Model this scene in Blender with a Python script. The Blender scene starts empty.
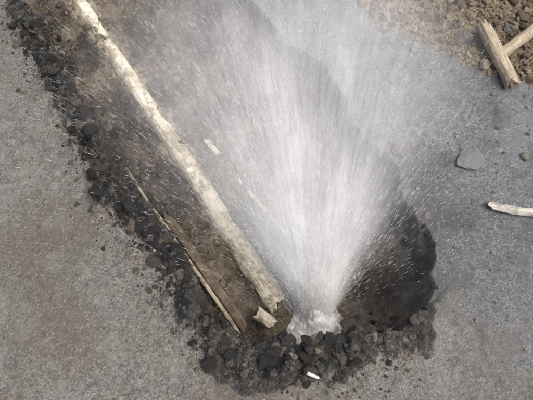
import bpy, math, numpy as np
from mathutils import Vector
rng=np.random.default_rng(7)
# ---------------------------------------------------------------- noise
def hsh(ix,iy,s):
    n=(ix.astype(np.int64)*374761393+iy.astype(np.int64)*668265263+s*1274126177)&0xffffffff
    n=((n^(n>>13))*1274126177)&0xffffffff
    n=((n^(n>>16))*2246822519)&0xffffffff
    return ((n^(n>>15))&0xffffff)/float(0xffffff)
def vn(x,y,s):
    ix=np.floor(x);iy=np.floor(y);fx=x-ix;fy=y-iy
    fx=fx*fx*fx*(fx*(fx*6-15)+10);fy=fy*fy*fy*(fy*(fy*6-15)+10)
    a=hsh(ix,iy,s);b=hsh(ix+1,iy,s);c=hsh(ix,iy+1,s);d=hsh(ix+1,iy+1,s)
    return (a*(1-fx)+b*fx)*(1-fy)+(c*(1-fx)+d*fx)*fy*1.0
def fbm(x,y,scale,o,s):
    r=np.zeros_like(x);a=1;t=0;f=1/scale
    c,sn=0.8,0.6
    for i in range(o):
        X=(x*c-y*sn)*f+17.3*i;Y=(x*sn+y*c)*f-9.1*i
        r+=a*(vn(X,Y,s+i)*2-1);t+=a;a*=.5;f*=2.03
        c,sn=c*.8-sn*.6,c*.6+sn*.8
    return r/t
def worley(x,y,scale,s):
    X=x/scale;Y=y/scale;ix=np.floor(X);iy=np.floor(Y)
    best=np.full(x.shape,9.0);val=np.zeros_like(x)
    for dx in(-1,0,1):
        for dy in(-1,0,1):
            a=ix+dx;b=iy+dy
            d=np.hypot(a+hsh(a,b,s)-X,b+hsh(a,b,s+5)-Y)
            m=d<best;best=np.where(m,d,best);val=np.where(m,hsh(a,b,s+9),val)
    return best,val
def ss(a,b,x):
    t=np.clip((x-a)/(b-a),0,1);return t*t*(3-2*t)
# ---------------------------------------------------------------- trench plan (metres)
LEFT=[(-3.2,5.6),(-2.5,4.4),(-1.85,3.35),(-1.374,2.558),(-1.12,2.108),(-.948,1.841),(-.781,1.54),(-.607,1.27),(-.434,1.073),(-.336,.89),(-.244,.72),(-.123,.64),(.033,.594),(.206,.583),(.344,.62),(.466,.68),(.59,.72)]
RIGHT=[(.669,.804),(.72,.935),(.715,1.073),(.625,1.195),(.60,1.375),(.60,1.485),(.47,1.60),(.36,1.905),(.304,2.07),(.098,2.251),(-.008,2.44),(-.2,2.75),(-.7,3.5),(-1.6,5.0)]
POLY=LEFT+RIGHT
SRC=np.array([.232,.868,-.46])
PA=np.array([-1.087,2.673,-.135]);PD=np.array([1.176,-1.78,-.335])
def segd(x,y,pts,closed=False):
    d=np.full(x.shape,1e9);n=len(pts)
    for i in range(n if closed else n-1):
        a=pts[i];b=pts[(i+1)%n];vx=b[0]-a[0];vy=b[1]-a[1]
        t=np.clip(((x-a[0])*vx+(y-a[1])*vy)/(vx*vx+vy*vy),0,1)
        d=np.minimum(d,np.hypot(x-a[0]-t*vx,y-a[1]-t*vy))
    return d
def inside(x,y,pts):
    r=np.zeros(x.shape,bool);n=len(pts)
    for i in range(n):
        a=pts[i];b=pts[(i+1)%n]
        c=((a[1]>y)!=(b[1]>y))
        xx=(b[0]-a[0])*(y-a[1])/((b[1]-a[1]) or 1e-9)+a[0]
        r^=c&(x<xx)
    return r
def terrain(x,y):
    sd=segd(x,y,POLY,True);sd=np.where(inside(x,y,POLY),sd,-sd)
    dl=segd(x,y,LEFT);dr=segd(x,y,RIGHT)
    near=np.exp(-np.clip(np.hypot(x,y-1.4)-3,0,None))
    leftish=ss(.25,.0,dl-dr)
    sdn=sd+(.045*fbm(x,y,.17,3,11)+.024*fbm(x,y,.05,4,21))*(0.9+.7*leftish)
    base=.014*fbm(x,y,.8,2,31)+.007*fbm(x,y,.10,5,41)*near
    w1,v1=worley(x,y,.013,61)
    base+=.0032*(v1-.4)*ss(.65,.2,w1)*near
    pit=ss(.12,.22,fbm(x,y,.35,5,141));base-=.006*pit*near*ss(0,.4,x)
    Df=np.clip(.15+(2.67-y)*.19,.13,.47)
    rs=np.hypot((x-SRC[0])/1.1,y-SRC[1])
    Df=Df+.12*np.exp(-(rs/.24)**2)
    w=.13+(.08+.24*(1-leftish))*ss(.7,1.1,y)
    crust=.065
    st_=.30+.30*leftish
    zin=-crust*ss(0,.014,sdn)-(Df-crust)*(st_*ss(.006,.05,sdn)+(1-st_)*ss(.03,w,sdn))
    ins=ss(.0,.08,sdn)
    wx=x+.02*fbm(x,y,.06,3,3);wy=y+.02*fbm(x,y,.06,3,6)
    w2,v2=worley(wx,wy,.060,71)
    w3,v3=worley(wx,wy,.026,81)
    w4,v4=worley(wx,wy,.11,87)
    lump=.045*fbm(x,y,.25,5,51)+.022*(v2-.3)*ss(.8,.2,w2)+.010*(v3-.3)*ss(.7,.2,w3)+.007*fbm(x,y,.02,3,91)
    smooth=ss(.25,.7,(x+.66*y-.75))
    zin+=ins*lump*(1-.35*smooth)
    # bedding banked up against the pipe
    tp=((x-PA[0])*PD[0]+(y-PA[1])*PD[1])/(PD[0]**2+PD[1]**2)
    dp=np.abs((x-PA[0])*PD[1]-(y-PA[1])*PD[0])/math.hypot(PD[0],PD[1])
    dpn=dp+.07*fbm(x,y,.12,4,151)
    wp=np.exp(-(dp/.11)**2)*ss(0,.06,sdn)*ss(1.06,.92,tp)
    zp=PA[2]+PD[2]*tp+.014+.022*(1-np.clip(tp,0,1))+.055*fbm(x,y,.16,5,152)
    zin=zin*(1-wp)+zp*wp
    cream=ss(.085,.03,dpn)*ss(0,.06,sdn)*ss(1.04,.92,tp)
    rim=np.exp(-((sdn+.025)/.075)**2)*leftish*near
    patch=ss(-.25,.25,fbm(x,y,.22,3,145))
    berm=rim*(.014+(.5+.9*patch)*(.055*v4*ss(.75,.15,w4)+.034*(v2)*ss(.8,.2,w2)+.016*v3*ss(.7,.2,w3))+.03*fbm(x,y,.08,4,15))
    pd=(y-2.14)*.8+(x-.9)*.42+.10*fbm(x,y,.3,3,33)
    pd=np.where(x<.62,pd-(.62-x)*1.3,pd)
    soil=ss(-.03,.05,pd)
    pile=.30*ss(.0,1.2,pd)*ss(3.2,1.6,pd)+soil*(.02*fbm(x,y,.12,4,35)+.014*v2*ss(.8,.2,w2)+.008*v3*ss(.7,.2,w3)+.012)
    z=base*(1-.6*ins)+zin+berm+np.where(sd<.05,pile,0)
    dark=ss(.15,.06,np.abs(sdn+.02)+.11*fbm(x,y,.16,4,44)+.03*(1-patch)+.03*ss(1.4,2.4,y)+.045*ss(.3,.55,x))*leftish*ss(5,3,y)
    side=np.where(sd<0,ss(.3,-.3,dl-dr),0)
    wetr=ss(.35,.0,-sd+.25*fbm(x,y,.3,4,47))*(1-leftish)
    return z,ss(-.002,.02,sdn),dark,side,soil*(sd<0.02),smooth,np.clip(wetr+.5*pit,0,1),cream
def H(x,y): return terrain(np.atleast_1d(np.array(x,float)),np.atleast_1d(np.array(y,float)))[0]
# ---------------------------------------------------------------- node helpers
class N:
    def __init__(s,name):
        s.m=bpy.data.materials.new(name);s.m.use_nodes=True;s.t=s.m.node_tree;s.t.nodes.clear()
        s.out=s.n('ShaderNodeOutputMaterial')
    def n(s,typ,**k):
        a=s.t.nodes.new(typ)
        for p,v in k.items(): setattr(a,p,v)
        return a
    def l(s,a,b): s.t.links.new(a,b)
    def put(s,sock,v):
        if isinstance(v,bpy.types.NodeSocket): s.l(v,sock)
        elif v is not None: sock.default_value=v
    def coord(s): return s.n('ShaderNodeTexCoord').outputs['Object']
    def noise(s,scale,det=4,rough=.6,vec=None,dist=0):
        a=s.n('ShaderNodeTexNoise');a.inputs['Scale'].default_value=scale;a.inputs['Detail'].default_value=det
        a.inputs['Roughness'].default_value=rough;a.inputs['Distortion'].default_value=dist
        s.l(vec or s.coord(),a.inputs['Vector']);return a.outputs['Fac']
    def vor(s,scale,out='Color',vec=None):
        a=s.n('ShaderNodeTexVoronoi');a.inputs['Scale'].default_value=scale
        s.l(vec or s.coord(),a.inputs['Vector']);return a.outputs[out]
    def ramp(s,f,stops):
        a=s.n('ShaderNodeValToRGB');e=a.color_ramp.elements
        while len(e)<len(stops): e.new(.5)
        for i,(p,c) in enumerate(stops):
            e[i].position=p;e[i].color=(*c,1) if hasattr(c,'__len__') else (c,c,c,1)
        s.l(f,a.inputs['Fac']);return a.outputs['Color']
    def math(s,op,a,b=None,clamp=False):
        n=s.n('ShaderNodeMath',operation=op,use_clamp=clamp);s.put(n.inputs[0],a)
        if b is not None: s.put(n.inputs[1],b)
        return n.outputs[0]
    def mix(s,f,a,b,mode='MIX'):
        n=s.n('ShaderNodeMix',data_type='RGBA',blend_type=mode)
        s.put(n.inputs['Factor'],f)
        for k,v in ((6,a),(7,b)):
            if not isinstance(v,bpy.types.NodeSocket): v=(*v,1) if len(v)==3 else v
            s.put(n.inputs[k],v)
        return n.outputs[2]
    def att(s,name,o='Fac'):
        a=s.n('ShaderNodeAttribute');a.attribute_name=name;return a.outputs[o]
    def comb(s,x,y,z):
        c=s.n('ShaderNodeCombineXYZ')
        for i,v in enumerate((x,y,z)): s.put(c.inputs[i],v)
        return c.outputs[0]
    def bsdf(s,col,rough=.8,bump=None,bs=.5,bd=.005,spec=.5):
        p=s.n('ShaderNodeBsdfPrincipled')
        s.put(p.inputs['Base Color'],col if isinstance(col,bpy.types.NodeSocket) else (*col,1))
        s.put(p.inputs['Roughness'],rough);s.put(p.inputs['Specular IOR Level'],spec)
        if bump is not None:
            b=s.n('ShaderNodeBump');b.inputs['Strength'].default_value=bs;b.inputs['Distance'].default_value=bd
            s.l(bump,b.inputs['Height']);s.l(b.outputs[0],p.inputs['Normal'])
        s.l(p.outputs[0],s.out.inputs['Surface']);return p
K=.64
def k3(*c): return tuple(q*K for q in c)
# ---------------------------------------------------------------- materials
g=N('ground_mat')
mud,dark,side,soil,smo,wetr,cream,mid,big,big2=[g.att(a) for a in('mud','dark','side','soil','smooth','wetr','cream','nmid','nbig','nbig2')]
vv=g.n('ShaderNodeSeparateColor');g.l(g.vor(170),vv.inputs[0]);agg,agg2=vv.outputs[0],vv.outputs[1]
fine=g.noise(300,2,.8);med=g.noise(28,6,.78)
def breakup(m,amt=1.6,lo=.35,hi=.65):
    return g.ramp(g.math('ADD',m,g.math('MULTIPLY',g.math('SUBTRACT',med,.5),amt)),[(lo,0),(hi,1)])
dark=g.math('MULTIPLY',breakup(dark,1.5,.28,.58),g.math('GREATER_THAN',dark,.03));soil=breakup(soil)
speck=g.math('ADD',g.math('MULTIPLY',agg,.35),g.math('MULTIPLY',fine,.65))
oldr=g.ramp(g.math('ADD',g.math('MULTIPLY',speck,.5),g.math('MULTIPLY',med,.5)),[(.34,k3(.125,.115,.098)),(.5,k3(.27,.252,.215)),(.64,k3(.47,.44,.385))])
oldr=g.mix(g.ramp(big,[(.42,0),(.66,.7)]),oldr,k3(.20,.168,.125))
oldr=g.mix(g.ramp(mid,[(.54,0),(.68,.4)]),oldr,k3(.40,.375,.33))
oldr=g.mix(g.ramp(agg2,[(.93,0),(.95,.6)]),oldr,k3(.50,.46,.39))
oldr=g.mix(g.ramp(agg2,[(.05,.6),(.07,0)]),oldr,k3(.09,.085,.08))
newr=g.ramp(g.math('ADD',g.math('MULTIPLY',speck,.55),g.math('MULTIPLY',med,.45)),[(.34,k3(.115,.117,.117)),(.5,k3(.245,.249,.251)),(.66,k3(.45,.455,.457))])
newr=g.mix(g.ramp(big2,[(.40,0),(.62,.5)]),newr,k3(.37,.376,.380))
newr=g.mix(g.ramp(mid,[(.5,0),(.66,.7)]),newr,k3(.155,.152,.146))
newr=g.mix(g.math('MULTIPLY',wetr,.45),newr,k3(.14,.138,.134))
newr=g.mix(g.ramp(agg2,[(.94,0),(.96,.6)]),newr,k3(.52,.49,.44))
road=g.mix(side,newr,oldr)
mm=g.math('ADD',g.math('MULTIPLY',med,.5),g.math('MULTIPLY',mid,.5))
mudc=g.ramp(mm,[(.38,k3(.045,.036,.028)),(.5,k3(.15,.120,.090)),(.64,k3(.34,.285,.22))])
mudg=g.ramp(mm,[(.36,k3(.075,.069,.064)),(.5,k3(.155,.145,.136)),(.66,k3(.30,.285,.27))])
mudc=g.mix(g.math('MULTIPLY',smo,.9),mudc,mudg)
mudc=g.mix(g.ramp(agg2,[(.90,0),(.93,.6)]),mudc,k3(.36,.30,.22))
mudc=g.mix(g.math('MULTIPLY',cream,g.ramp(med,[(.42,.05),(.58,.9)])),mudc,(.40,.34,.24))
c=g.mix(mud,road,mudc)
soilc=g.ramp(g.math('ADD',g.math('MULTIPLY',med,.5),g.math('MULTIPLY',agg2,.5)),[(.2,k3(.12,.083,.05)),(.5,k3(.31,.23,.14)),(.8,k3(.54,.43,.29))])
c=g.mix(soil,c,soilc)
darkc=g.ramp(g.math('ADD',g.math('MULTIPLY',med,.8),g.math('MULTIPLY',agg,.2)),[(.38,k3(.018,.017,.016)),(.52,k3(.052,.048,.044)),(.66,k3(.19,.172,.150))])
c=g.mix(g.math('MULTIPLY',dark,.95),c,darkc)
rough=g.ramp(g.math('ADD',g.math('MULTIPLY',side,.4),g.math('MULTIPLY',med,.6)),[(.2,.2),(.55,.62)])
hb=g.math('ADD',g.math('MULTIPLY',agg,.5),g.math('ADD',fine,med))
g.bsdf(c,rough,hb,.9,.006)
GM=g.m
def rockmat(name,stops,rough=.75,wet=.5,sc=60):
    r=N(name);v=r.att('rv')
    f=r.math('ADD',r.math('MULTIPLY',v,.5),r.math('MULTIPLY',r.noise(sc,6,.8),.5))
    col=r.ramp(f,[(p_,k3(*c_)) for p_,c_ in stops])
    r.bsdf(col,rough,r.noise(sc*2.5,4,.8),1,.009,spec=wet);return r.m
M_ASPH=rockmat('broken_asphalt_mat',[(.24,(.018,.017,.016)),(.50,(.048,.044,.040)),(.66,(.11,.098,.084)),(.78,(.24,.205,.165))],.42)
M_SOIL=rockmat('soil_clod_mat',[(.2,(.07,.054,.038)),(.5,(.18,.145,.105)),(.8,(.38,.32,.24))],.75)
M_GRAV=rockmat('pebble_mat',[(.2,(.12,.11,.10)),(.5,(.28,.26,.23)),(.75,(.46,.42,.34)),(.85,(.62,.58,.5))],.6)
M_SLAB=rockmat('asphalt_slab_mat',[(.10,(.17,.167,.16)),(.35,(.30,.295,.285)),(.7,(.48,.47,.455))],.5,sc=90)
# ---------------------------------------------------------------- mesh helper
def mkobj(name,v,f,mat,smooth=False,attrs=None,parent=None):
    me=bpy.data.meshes.new(name);v=np.asarray(v,np.float32);f=np.asarray(f,np.int32)
    k=f.shape[1];me.vertices.add(len(v));me.vertices.foreach_set('co',v.ravel())
    me.loops.add(f.size);me.loops.foreach_set('vertex_index',f.ravel())
    me.polygons.add(len(f));me.polygons.foreach_set('loop_start',np.arange(0,f.size,k,dtype=np.int32))
    me.update(calc_edges=True)
    me.polygons.foreach_set('use_smooth',np.full(len(f),smooth))
    for n_,a in (attrs or {}).items():
        at=me.attributes.new(n_,'FLOAT','POINT');at.data.foreach_set('value',np.asarray(a,np.float32).ravel())
    me.materials.append(mat);me.update()
    o=bpy.data.objects.new(name,me);bpy.context.collection.objects.link(o)
    if parent: o.parent=parent
    return o
# ---------------------------------------------------------------- ground
def axis(a,b,st,far):
    c=np.arange(a,b,st);o=[];d=st;p=b
    while p<far: o.append(p);d*=1.28;p+=d
    o=np.array(o)
    return np.concatenate([(a-(o-b)-st)[::-1],c,o])
xs=axis(-1.75,1.75,.0048,600);ys=axis(.3,2.9,.0048,600)
X,Y=np.meshgrid(xs,ys);sh=X.shape;X=X.ravel();Y=Y.ravel()
z,am,ad,asd,aso,asm,awr,acr=terrain(X,Y)
far=np.hypot(X,Y)>30;z[far]=0
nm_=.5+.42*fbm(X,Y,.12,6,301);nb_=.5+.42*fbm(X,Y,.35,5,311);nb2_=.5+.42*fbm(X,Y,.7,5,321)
idx=np.arange(X.size).reshape(sh)
F=np.stack([idx[:-1,:-1],idx[:-1,1:],idx[1:,1:],idx[1:,:-1]],-1).reshape(-1,4)
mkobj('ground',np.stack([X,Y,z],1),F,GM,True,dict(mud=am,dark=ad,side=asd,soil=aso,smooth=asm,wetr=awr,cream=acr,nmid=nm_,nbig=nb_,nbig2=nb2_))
# ---------------------------------------------------------------- rocks
import bmesh
def ico(sub):
    b=bmesh.new();bmesh.ops.create_icosphere(b,subdivisions=sub,radius=1);b.verts.ensure_lookup_table()
    v=np.array([q.co[:] for q in b.verts]);f=np.array([[q.index for q in p.verts] for p in b.faces]);b.free();return v,f
def variants(sub,n,ncut=10,lo=.4,hi=.85,jit=.06,zs=1.3):
    v0,f=ico(sub);out=[]
    for i in range(n):
        v=v0.copy()
        for k in range(ncut):
            d=rng.normal(size=3);d/=np.linalg.norm(d);h=rng.uniform(lo,hi)
            v-=np.maximum(0,v@d-h)[:,None]*d
        v*=1+jit*rng.normal(size=(len(v),1))
        out.append(v*rng.uniform(.7,zs,3))
    return out,f
V1,F1=variants(1,18,5,jit=.10);V2,F2=variants(2,18,10,jit=.09);V3,F3=variants(3,30,12,lo=.5,hi=.92,jit=.075,zs=1.2)
def rocks(name,pts,size,mat,lod=1,flat=.75,sink=.25,smooth=False):
    VV,FF=((V1,F1),(V2,F2),(V3,F3))[lod]
    pts=np.asarray(pts);zz=H(pts[:,0],pts[:,1])
    vs=[];fs=[];rv=[];n=len(VV[0])
    for i,(p,s) in enumerate(zip(pts,size)):
        a=rng.uniform(0,6.28,3);ca,sa=np.cos(a),np.sin(a)
        Rx=np.array([[1,0,0],[0,ca[0],-sa[0]],[0,sa[0],ca[0]]]);Rz=np.array([[ca[2],-sa[2],0],[sa[2],ca[2],0],[0,0,1]])
        v=VV[rng.integers(len(VV))]@Rx.T;v=v*np.array([1,1,flat]);v=v@Rz.T*s
        vs.append(v+np.array([p[0],p[1],zz[i]+s*(flat*.8-2*sink)]));fs.append(FF+i*n);rv.append(np.full(n,rng.random()))
    return mkobj(name,np.concatenate(vs),np.concatenate(fs),mat,smooth,dict(rv=np.concatenate(rv)))
def along(poly,n,spread,off=0):
    P=np.array(poly);seg=np.diff(P,axis=0);L=np.hypot(*seg.T);c=np.concatenate([[0],np.cumsum(L)])
    t=rng.uniform(0,c[-1],n);i=np.clip(np.searchsorted(c,t)-1,0,len(L)-1)
    q=P[i]+seg[i]*((t-c[i])/L[i])[:,None];nrm=np.stack([seg[i][:,1],-seg[i][:,0]],1)/L[i][:,None]
    return q+nrm*(rng.normal(size=n)*spread+off)[:,None]
def keep(p,sc,seed,bias=0):
    m=fbm(p[:,0],p[:,1],sc,3,seed);return p[rng.random(len(p))<np.clip(.5+bias+2.2*m,0.04,1)]
rim=LEFT[3:]
def logs(n,a,b,m): return np.minimum(a*np.exp(rng.exponential(m,n)),b*rng.uniform(.6,1,n))
p=keep(along(rim,3600,.052,.0),.16,145,.15);rocks('asphalt_rubble',p,logs(len(p),.005,.040,.65),M_ASPH,2,sink=.32)
p=keep(along(rim,5600,.10,.0),.13,146);rocks('soil_clods',p,logs(len(p),.0025,.020,.5),M_SOIL)
p=keep(along(rim,6600,.07,.0),.13,147,.15);rocks('asphalt_crumbs',p,logs(len(p),.0025,.014,.5),M_ASPH)
q=rng.uniform([-1.5,.7],[.4,2.9],(7000,2));_t=terrain(q[:,0],q[:,1])
k=(_t[1]>.5)&(rng.random(len(q))<1-.85*_t[5]);q=keep(q[k],.2,148);rocks('trench_stones',q,logs(len(q),.003,.034,.55),M_SOIL,sink=.36)
q=rng.uniform([-1.7,.3],[1.7,2.8],(10000,2));_t=terrain(q[:,0],q[:,1]);q=keep(q[(_t[1]<.05)],.3,149)
rocks('loose_gravel',q,logs(len(q),.0016,.012,.42),M_GRAV,0,sink=.15)
q=rng.uniform([.6,1.2],[1.6,2.3],(700,2));_t=terrain(q[:,0],q[:,1]);q=q[(_t[1]<.05)&(_t[4]<.5)&(rng.random(len(q))<np.clip((q[:,1]-1.2)*.7,.1,1))]
rocks('spilled_gravel',q,logs(len(q),.004,.018,.5),M_GRAV,1,sink=.2)
q=rng.uniform([.5,1.9],[1.9,3.1],(6000,2));_t=terrain(q[:,0],q[:,1]);q=q[_t[4]>.5]
rocks('gravel_pile',q,logs(len(q),.0055,.042,.55),rockmat('pile_stone_mat',[(.25,(.12,.083,.052)),(.45,(.30,.22,.135)),(.62,(.36,.29,.20)),(.78,(.54,.44,.30))],.7),sink=.2)
for nm,xx,yy,s in(('stone',.78,2.19,.033),('stone',1.02,2.22,.06),('stone',1.2,1.5,.028),('stone',.70,1.185,.022),('stone',1.27,2.28,.05),('stone',.62,1.53,.045),('stone',.02,.56,.05)):
    rocks(nm,[(xx,yy)],[s],M_GRAV if yy>1 else M_ASPH,2)
rocks('asphalt_slab',[(.935,1.485)],[.088],M_SLAB,2,flat=.30,sink=.07)
# ---------------------------------------------------------------- tubes / timber
def tube(name,A,B,r,mat,seg=28,nl=120,rx=1,rough=.06,split=.04,taper=0,square=0,dec=9,sag=0):
    A=np.array(A,float);B=np.array(B,float);d=B-A;L=np.linalg.norm(d);d/=L
    u=np.cross(d,[0,0,1]);u/=np.linalg.norm(u);w=np.cross(u,d)
    th=np.linspace(0,2*np.pi,seg,endpoint=False);vs=[];a1=[];a2=[];a3=[]
    jag0=rng.uniform(-1,1,seg)*split;jag1=rng.uniform(-1,1,seg)*split
    jag0=(jag0+np.roll(jag0,1))*.6;jag1=(jag1+np.roll(jag1,1))*.6
    for t in np.linspace(0,1,nl):
        s=t*L
        e0=np.clip(1-s/.1,0,1);e1=np.clip(1-(L-s)/.1,0,1)
        pos=s+e0*jag0-e1*jag1
        rr=r*(1-taper*t)*(1+rough*fbm(np.cos(th)*1.5+dec,np.sin(th)*1.5+s/r*.25,1.0,3,dec)+rough*.6*fbm(np.cos(th)*9+dec,np.sin(th)*9+s*.8,1,2,dec+3))
        if square:
            q=1/np.maximum(np.abs(np.cos(th)),np.abs(np.sin(th)));rr=rr*(1+square*(np.minimum(q,1.35)-1))
        c=A+np.outer(pos,d);c[:,2]-=sag*math.sin(math.pi*t)
        c+=u*(.25*r*float(fbm(np.array([s*3.+dec]),np.array([1.*dec]),1,3,dec)[0]))
        vs.append(c+np.outer(rr*np.cos(th)*rx,u)+np.outer(rr*np.sin(th),w))
        a1.append(rr*np.cos(th));a2.append(rr*np.sin(th));a3.append(pos)
    V=np.concatenate(vs);i=np.arange(seg);j=(i+1)%seg;fs=[]
    for k in range(nl-1): fs.append(np.stack([k*seg+i,k*seg+j,(k+1)*seg+j,(k+1)*seg+i],1))
    n0=len(V);V=np.vstack([V,A+d*.02,B-d*.02])
    caps=[np.stack([j,i,np.full(seg,n0)],1),np.stack([(nl-1)*seg+i,(nl-1)*seg+j,np.full(seg,n0+1)],1)]
    Fq=np.concatenate(fs);tri=np.concatenate([Fq[:,[0,1,2]],Fq[:,[0,2,3]]]+caps)
    at=[np.concatenate(a_+[np.array([0.,0.])]) for a_ in(a1,a2,a3)]
    return mkobj(name,V,tri,mat,True,dict(ta=at[0],tb=at[1],ts=at[2]))
pm=N('pipe_mat')
gr_=pm.noise(70,5,.7,vec=pm.comb(pm.att('ta'),pm.att('tb'),pm.math('MULTIPLY',pm.att('ts'),.12)))
dirt=pm.ramp(pm.math('ADD',pm.math('MULTIPLY',pm.noise(8,6,.75),.5),pm.math('ADD',pm.math('MULTIPLY',pm.noise(40,5,.7),.2),pm.math('MULTIPLY',gr_,.3))),[(.475,0),(.55,1)])
pc=pm.mix(pm.math('MULTIPLY',dirt,.8),pm.ramp(gr_,[(.35,(.52,.45,.32)),(.6,(.80,.74,.60))]),(.23,.175,.115))
pm.bsdf(pc,.45,pm.math('ADD',gr_,dirt),.6,.005)
def wood(name,a,b,c3):
    w=N(name);v=w.comb(w.att('ta'),w.att('tb'),w.math('MULTIPLY',w.att('ts'),.07))
    st=w.noise(130,6,.75,vec=v);blot=w.noise(14,5,.7)
    w.bsdf(w.mix(w.ramp(blot,[(.48,0),(.6,.85)]),w.ramp(st,[(.36,a),(.62,b)]),c3),.75,st,.9,.006);return w.m
W1=wood('pale_wood_mat',(.22,.165,.105),(.60,.50,.36),(.28,.22,.155))
W2=wood('brown_wood_mat',(.030,.023,.017),(.12,.088,.056),(.16,.13,.09))
W3=wood('white_wood_mat',(.40,.37,.30),(.74,.71,.63),(.34,.31,.26))
W4=wood('yellow_wood_mat',(.22,.185,.115),(.42,.365,.25),(.12,.095,.066))
tube('water_pipe',PA-PD*1.2,PA+PD*.97,.024,pm.m,40,520,rough=.09,split=.025,taper=-1.35)
def onT(x,y,o): return (x,y,float(H(x,y)[0])+o)
P1=np.array([-.47,1.27,-.14]);P2=np.array([-.10,.80,-.36])
tube('timber_batten',P1,P2,.022,W2,20,120,rx=1.0,square=1,dec=4,rough=.2)
tube('split_lath',P1+[-.03,-.02,.035],P2+[-.035,-.02,.035],.008,W4,12,80,rx=1.2,dec=5,rough=.35)
tube('wooden_stick',onT(-.70,1.57,.03),onT(-.49,1.26,.04),.009,W4,12,60,dec=6,rough=.3,taper=.3)
tube('pipe_shard',onT(-.16,1.62,-.004),onT(.085,1.31,-.002),.012,pm.m,12,60,dec=7,rough=.7)
tube('pipe_shard',onT(-.33,1.83,-.010),onT(-.25,1.75,-.008),.014,pm.m,12,30,dec=17,rough=.6,split=.02)
tube('pipe_shard',(-.05,.89,-.405),(.03,.83,-.42),.026,pm.m,24,50,rx=1.2,dec=8,rough=.4,split=.012)
tube('wooden_log',(1.11,2.24,.11),(1.215,1.91,.035),.034,W1,32,120,rough=.16,dec=12,split=.025,taper=-.12)
tube('wooden_post',(1.18,2.09,.045),(1.52,2.33,.13),.029,W1,28,100,rough=.2,dec=13,split=.06,square=.6)
tube('wood_splinter',onT(1.01,1.225,.016),onT(1.30,1.17,.016),.017,W3,16,60,rx=1.1,rough=.4,dec=14,split=.06)
tube('wood_chip',onT(.145,.50,.03),onT(.19,.485,.03),.007,W3,8,10,dec=15,split=.006)
# ---------------------------------------------------------------- water spray
def scatter(w):
    """droplet clouds scatter the light of the whole sky: diffuse + translucent lobes about the vertical"""
    up=w.comb(0.,-.40,.92)
    d=w.n('ShaderNodeBsdfDiffuse');t=w.n('ShaderNodeBsdfTranslucent')
    for q in(d,t): q.inputs[0].default_value=(.97,.975,.98,1);w.l(up,q.inputs['Normal'])
    m=w.n('ShaderNodeMixShader');m.inputs[0].default_value=.12;w.l(d.outputs[0],m.inputs[1]);w.l(t.outputs[0],m.inputs[2]);return m.outputs[0]
wm=N('water_drop_mat');wm.l(scatter(wm),wm.out.inputs['Surface'])
spray=bpy.data.objects.new('water_spray',None);bpy.context.collection.objects.link(spray)
def streaks(name,n,spmin,spmax,cx,cy,tmax,w0,w1,expo,tp=1.35,ox=-.12,oy=.34):
    ax=rng.normal(size=n)*cx+ox;ay=rng.normal(size=n)*cy+oy
    clump=rng.normal(size=(90,2));ci=rng.integers(90,size=n);m=rng.random(n)<.55
    ax=np.where(m,clump[ci,0]*cx+ox+rng.normal(size=n)*.02,ax);ay=np.where(m,clump[ci,1]*cy+oy+rng.normal(size=n)*.02,ay)
    ok=(ax>-.60)&(ax<.44)&(ay>-.1);ax,ay=ax[ok],ay[ok];n=len(ax)
    az=np.ones(n);D=np.stack([ax,ay,az],1);D/=np.linalg.norm(D,axis=1)[:,None]
    sp=rng.uniform(spmin,spmax,n);T=rng.random(n)**tp*tmax
    g_=np.array([0,0,-9.8]);v0=D*sp[:,None]
    p=SRC+rng.normal(size=(n,3))*[.03,.03,.01]+v0*T[:,None]+.5*g_*(T**2)[:,None]
    v=v0+g_*T[:,None]
    L=np.linalg.norm(v,axis=1)*expo*rng.uniform(.4,1.3,n)
    vd=v/np.linalg.norm(v,axis=1)[:,None]
    hz=H(p[:,0],p[:,1]);k=(p[:,2]>hz+.01)&(p[:,2]<1.2)&(p[:,1]>.74)&(np.linalg.norm(p-SRC,axis=1)>.10)
    p,vd,L=p[k],vd[k],L[k];n=len(p)
    u=np.cross(vd,[.3,.9,.1]);u/=np.linalg.norm(u,axis=1)[:,None];w=np.cross(vd,u)
    R=rng.uniform(w0,w1,n)[:,None]
    V=np.stack([p-vd*L[:,None]/2]+[p+R*(u*math.cos(q)+w*math.sin(q)) for q in(0,2.094,4.189)]+[p+vd*L[:,None]/2],1).reshape(-1,3)
    f=np.array([[0,2,1],[0,3,2],[0,1,3],[4,1,2],[4,2,3],[4,3,1]])
    Fx=(f[None]+(np.arange(n)*5)[:,None,None]).reshape(-1,3)
    return mkobj(name,V,Fx,wm.m,True,None,spray)
streaks('jets',14000,2.2,6.0,.25,.24,.60,.0002,.0004,.017,1.15)
streaks('core',3500,2.0,4.6,.27,.14,.32,.0002,.0004,.022,.9,ox=-.05)
streaks('drops',1000,3,6.0,.26,.3,.7,.0004,.0007,.006)
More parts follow.
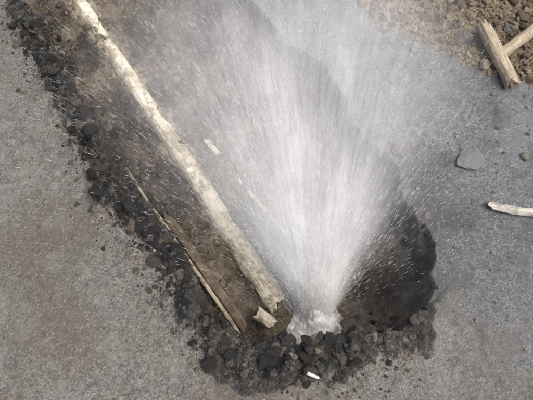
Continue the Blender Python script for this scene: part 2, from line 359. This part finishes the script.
# translucent sheets of fine spray thrown up by the leak
vm=N('spray_sheet_mat')
aa,dd,sd,al=vm.att('va'),vm.att('vs'),vm.att('vseed'),vm.att('valpha')
n2=vm.noise(1.0,2,.7,vec=vm.comb(vm.math('MULTIPLY',aa,40.),vm.math('MULTIPLY',dd,4.),sd))
alpha=vm.math('MULTIPLY',al,vm.ramp(n2,[(.3,.65),(.7,1.12)]),True)
alpha=vm.math('MAXIMUM',alpha,vm.att('vcore'))
tr=vm.n('ShaderNodeBsdfTransparent')
m2=vm.n('ShaderNodeMixShader');vm.l(alpha,m2.inputs[0]);vm.l(tr.outputs[0],m2.inputs[1]);vm.l(scatter(vm),m2.inputs[2])
vm.l(m2.outputs[0],vm.out.inputs['Surface'])
vs=[];fs=[];va=[];vd_=[];vse=[];vq=[];vc=[];na,ns=120,90
for k,(ox,oy,spr,cur,smax) in enumerate([(-.02,.06,.56,.30,1.4),(-.08,.30,.66,.2,1.9),(-.13,.52,.74,.1,2.1),(-.13,.75,.86,-.15,2.2)]):
    a_,s_=np.meshgrid(np.linspace(-1,1,na),np.linspace(0,1,ns)**1.3);a_=a_.ravel();s_=s_.ravel()
    u_=s_;s_=s_*smax
    D=np.stack([ox+a_*spr,oy+cur*a_**2+.05*np.sin(a_*5+k),np.ones_like(a_)],1);D/=np.linalg.norm(D,axis=1)[:,None]
    # the sheets rise out of the boiling mound of white water
    p=SRC+[0,.02,-.12]+D*s_[:,None];p[:,2]-=.06*s_**2*(1+3*a_**2);p[:,1]+=.03*fbm(a_,s_,.4,3,200+k)*s_
    p[:,0]+=.085*a_*np.exp(-s_/.3)
    n1=fbm(a_*1.0,s_*.25,.16,3,220+k);n0=fbm(a_,s_,.6,4,240+k)
    aw=np.abs(a_)+.22*n1+.15*n0
    lat=ss(1.05,.1,aw)
    fall=np.interp(u_,[0,.06,.15,.3,.45,.6,.8,1],[1,.95,.78,.54,.34,.24,.19,0])
    vq.append(lat*fall*(.70+.45*ss(-.3,.3,n1))*(.8+.6*n0)*ss(.02,.16,s_))
    vc.append((.92 if k==0 else .6)*ss(.55+.18*n0,.10,s_)*ss(.04,.20,s_)*ss(1.0,.35,np.abs(a_)+.25*n1+.15*n0))
    f=np.arange(na*ns).reshape(ns,na)
    fs.append(np.stack([f[:-1,:-1],f[:-1,1:],f[1:,1:],f[1:,:-1]],-1).reshape(-1,4)+len(vs)*na*ns)
    vs.append(p);va.append(a_);vd_.append(s_);vse.append(np.full(len(a_),k*7.3))
cc=np.concatenate
mkobj('mist',cc(vs),cc(fs),vm.m,True,dict(va=cc(va),vs=cc(vd_),vseed=cc(vse),valpha=cc(vq),vcore=cc(vc)),spray)
# boiling mound of white water at the leak, draining into muddy water round it
gr=np.linspace(0,1,80);gt=np.linspace(0,2*np.pi,121);GR,GT=np.meshgrid(gr,gt);GR=GR.ravel();GT=GT.ravel()
rad=GR*.20;gx=rad*np.cos(GT)*1.1;gy=rad*np.sin(GT)
fn=fbm(gx,gy,.06,4,5)
gz=.12*np.exp(-(rad/.07)**2)*(1+.5*fn)+.016*fn-.05*GR**2
ii=np.arange(len(gx)).reshape(121,80)
pw=N('foam_water_mat');fo=pw.ramp(pw.math('ADD',pw.math('MULTIPLY',pw.att('rr'),.5),pw.math('MULTIPLY',pw.noise(34,6,.75),.5)),[(.42,(.95,.95,.95)),(.54,(.50,.48,.44)),(.64,(.11,.095,.075))])
pw.bsdf(fo,.4,pw.noise(60,4),.3,.003)
mkobj('pooled_water',np.stack([gx+SRC[0]-.01,gy+SRC[1]+.03,gz+SRC[2]-.085],1),np.stack([ii[:-1,:-1],ii[:-1,1:],ii[1:,1:],ii[1:,:-1]],-1).reshape(-1,4),pw.m,True,dict(rr=GR))
# ---------------------------------------------------------------- light
W=bpy.data.worlds.new('World');bpy.context.scene.world=W;W.use_nodes=True
nt=W.node_tree;bg=nt.nodes['Background'];sk=nt.nodes.new('ShaderNodeTexSky');sk.sky_type='NISHITA';sk.sun_disc=False
el,az=math.radians(60),math.radians(114)
sk.sun_elevation=el;sk.sun_rotation=az;sk.air_density=1;sk.dust_density=5
nt.links.new(sk.outputs[0],bg.inputs[0]);bg.inputs[1].default_value=.15
sd_=bpy.data.lights.new('sun','SUN');sd_.energy=3.3;sd_.angle=math.radians(60);sd_.color=(1,.97,.92)
so=bpy.data.objects.new('sun',sd_);bpy.context.collection.objects.link(so)
dirv=Vector((math.sin(az)*math.cos(el),math.cos(az)*math.cos(el),math.sin(el)))
so.rotation_euler=dirv.to_track_quat('Z','Y').to_euler();so.location=dirv*10
# ---------------------------------------------------------------- camera
cd=bpy.data.cameras.new('camera');cam=bpy.data.objects.new('camera',cd);bpy.context.collection.objects.link(cam)
cam.location=(0,0,2.2);cam.rotation_euler=(math.radians(30),0,0)
cd.sensor_width=36;cd.lens=36*571/533;cd.clip_end=2000;cd.clip_start=.05
bpy.context.scene.camera=cam
bpy.context.scene.view_settings.view_transform='Standard'
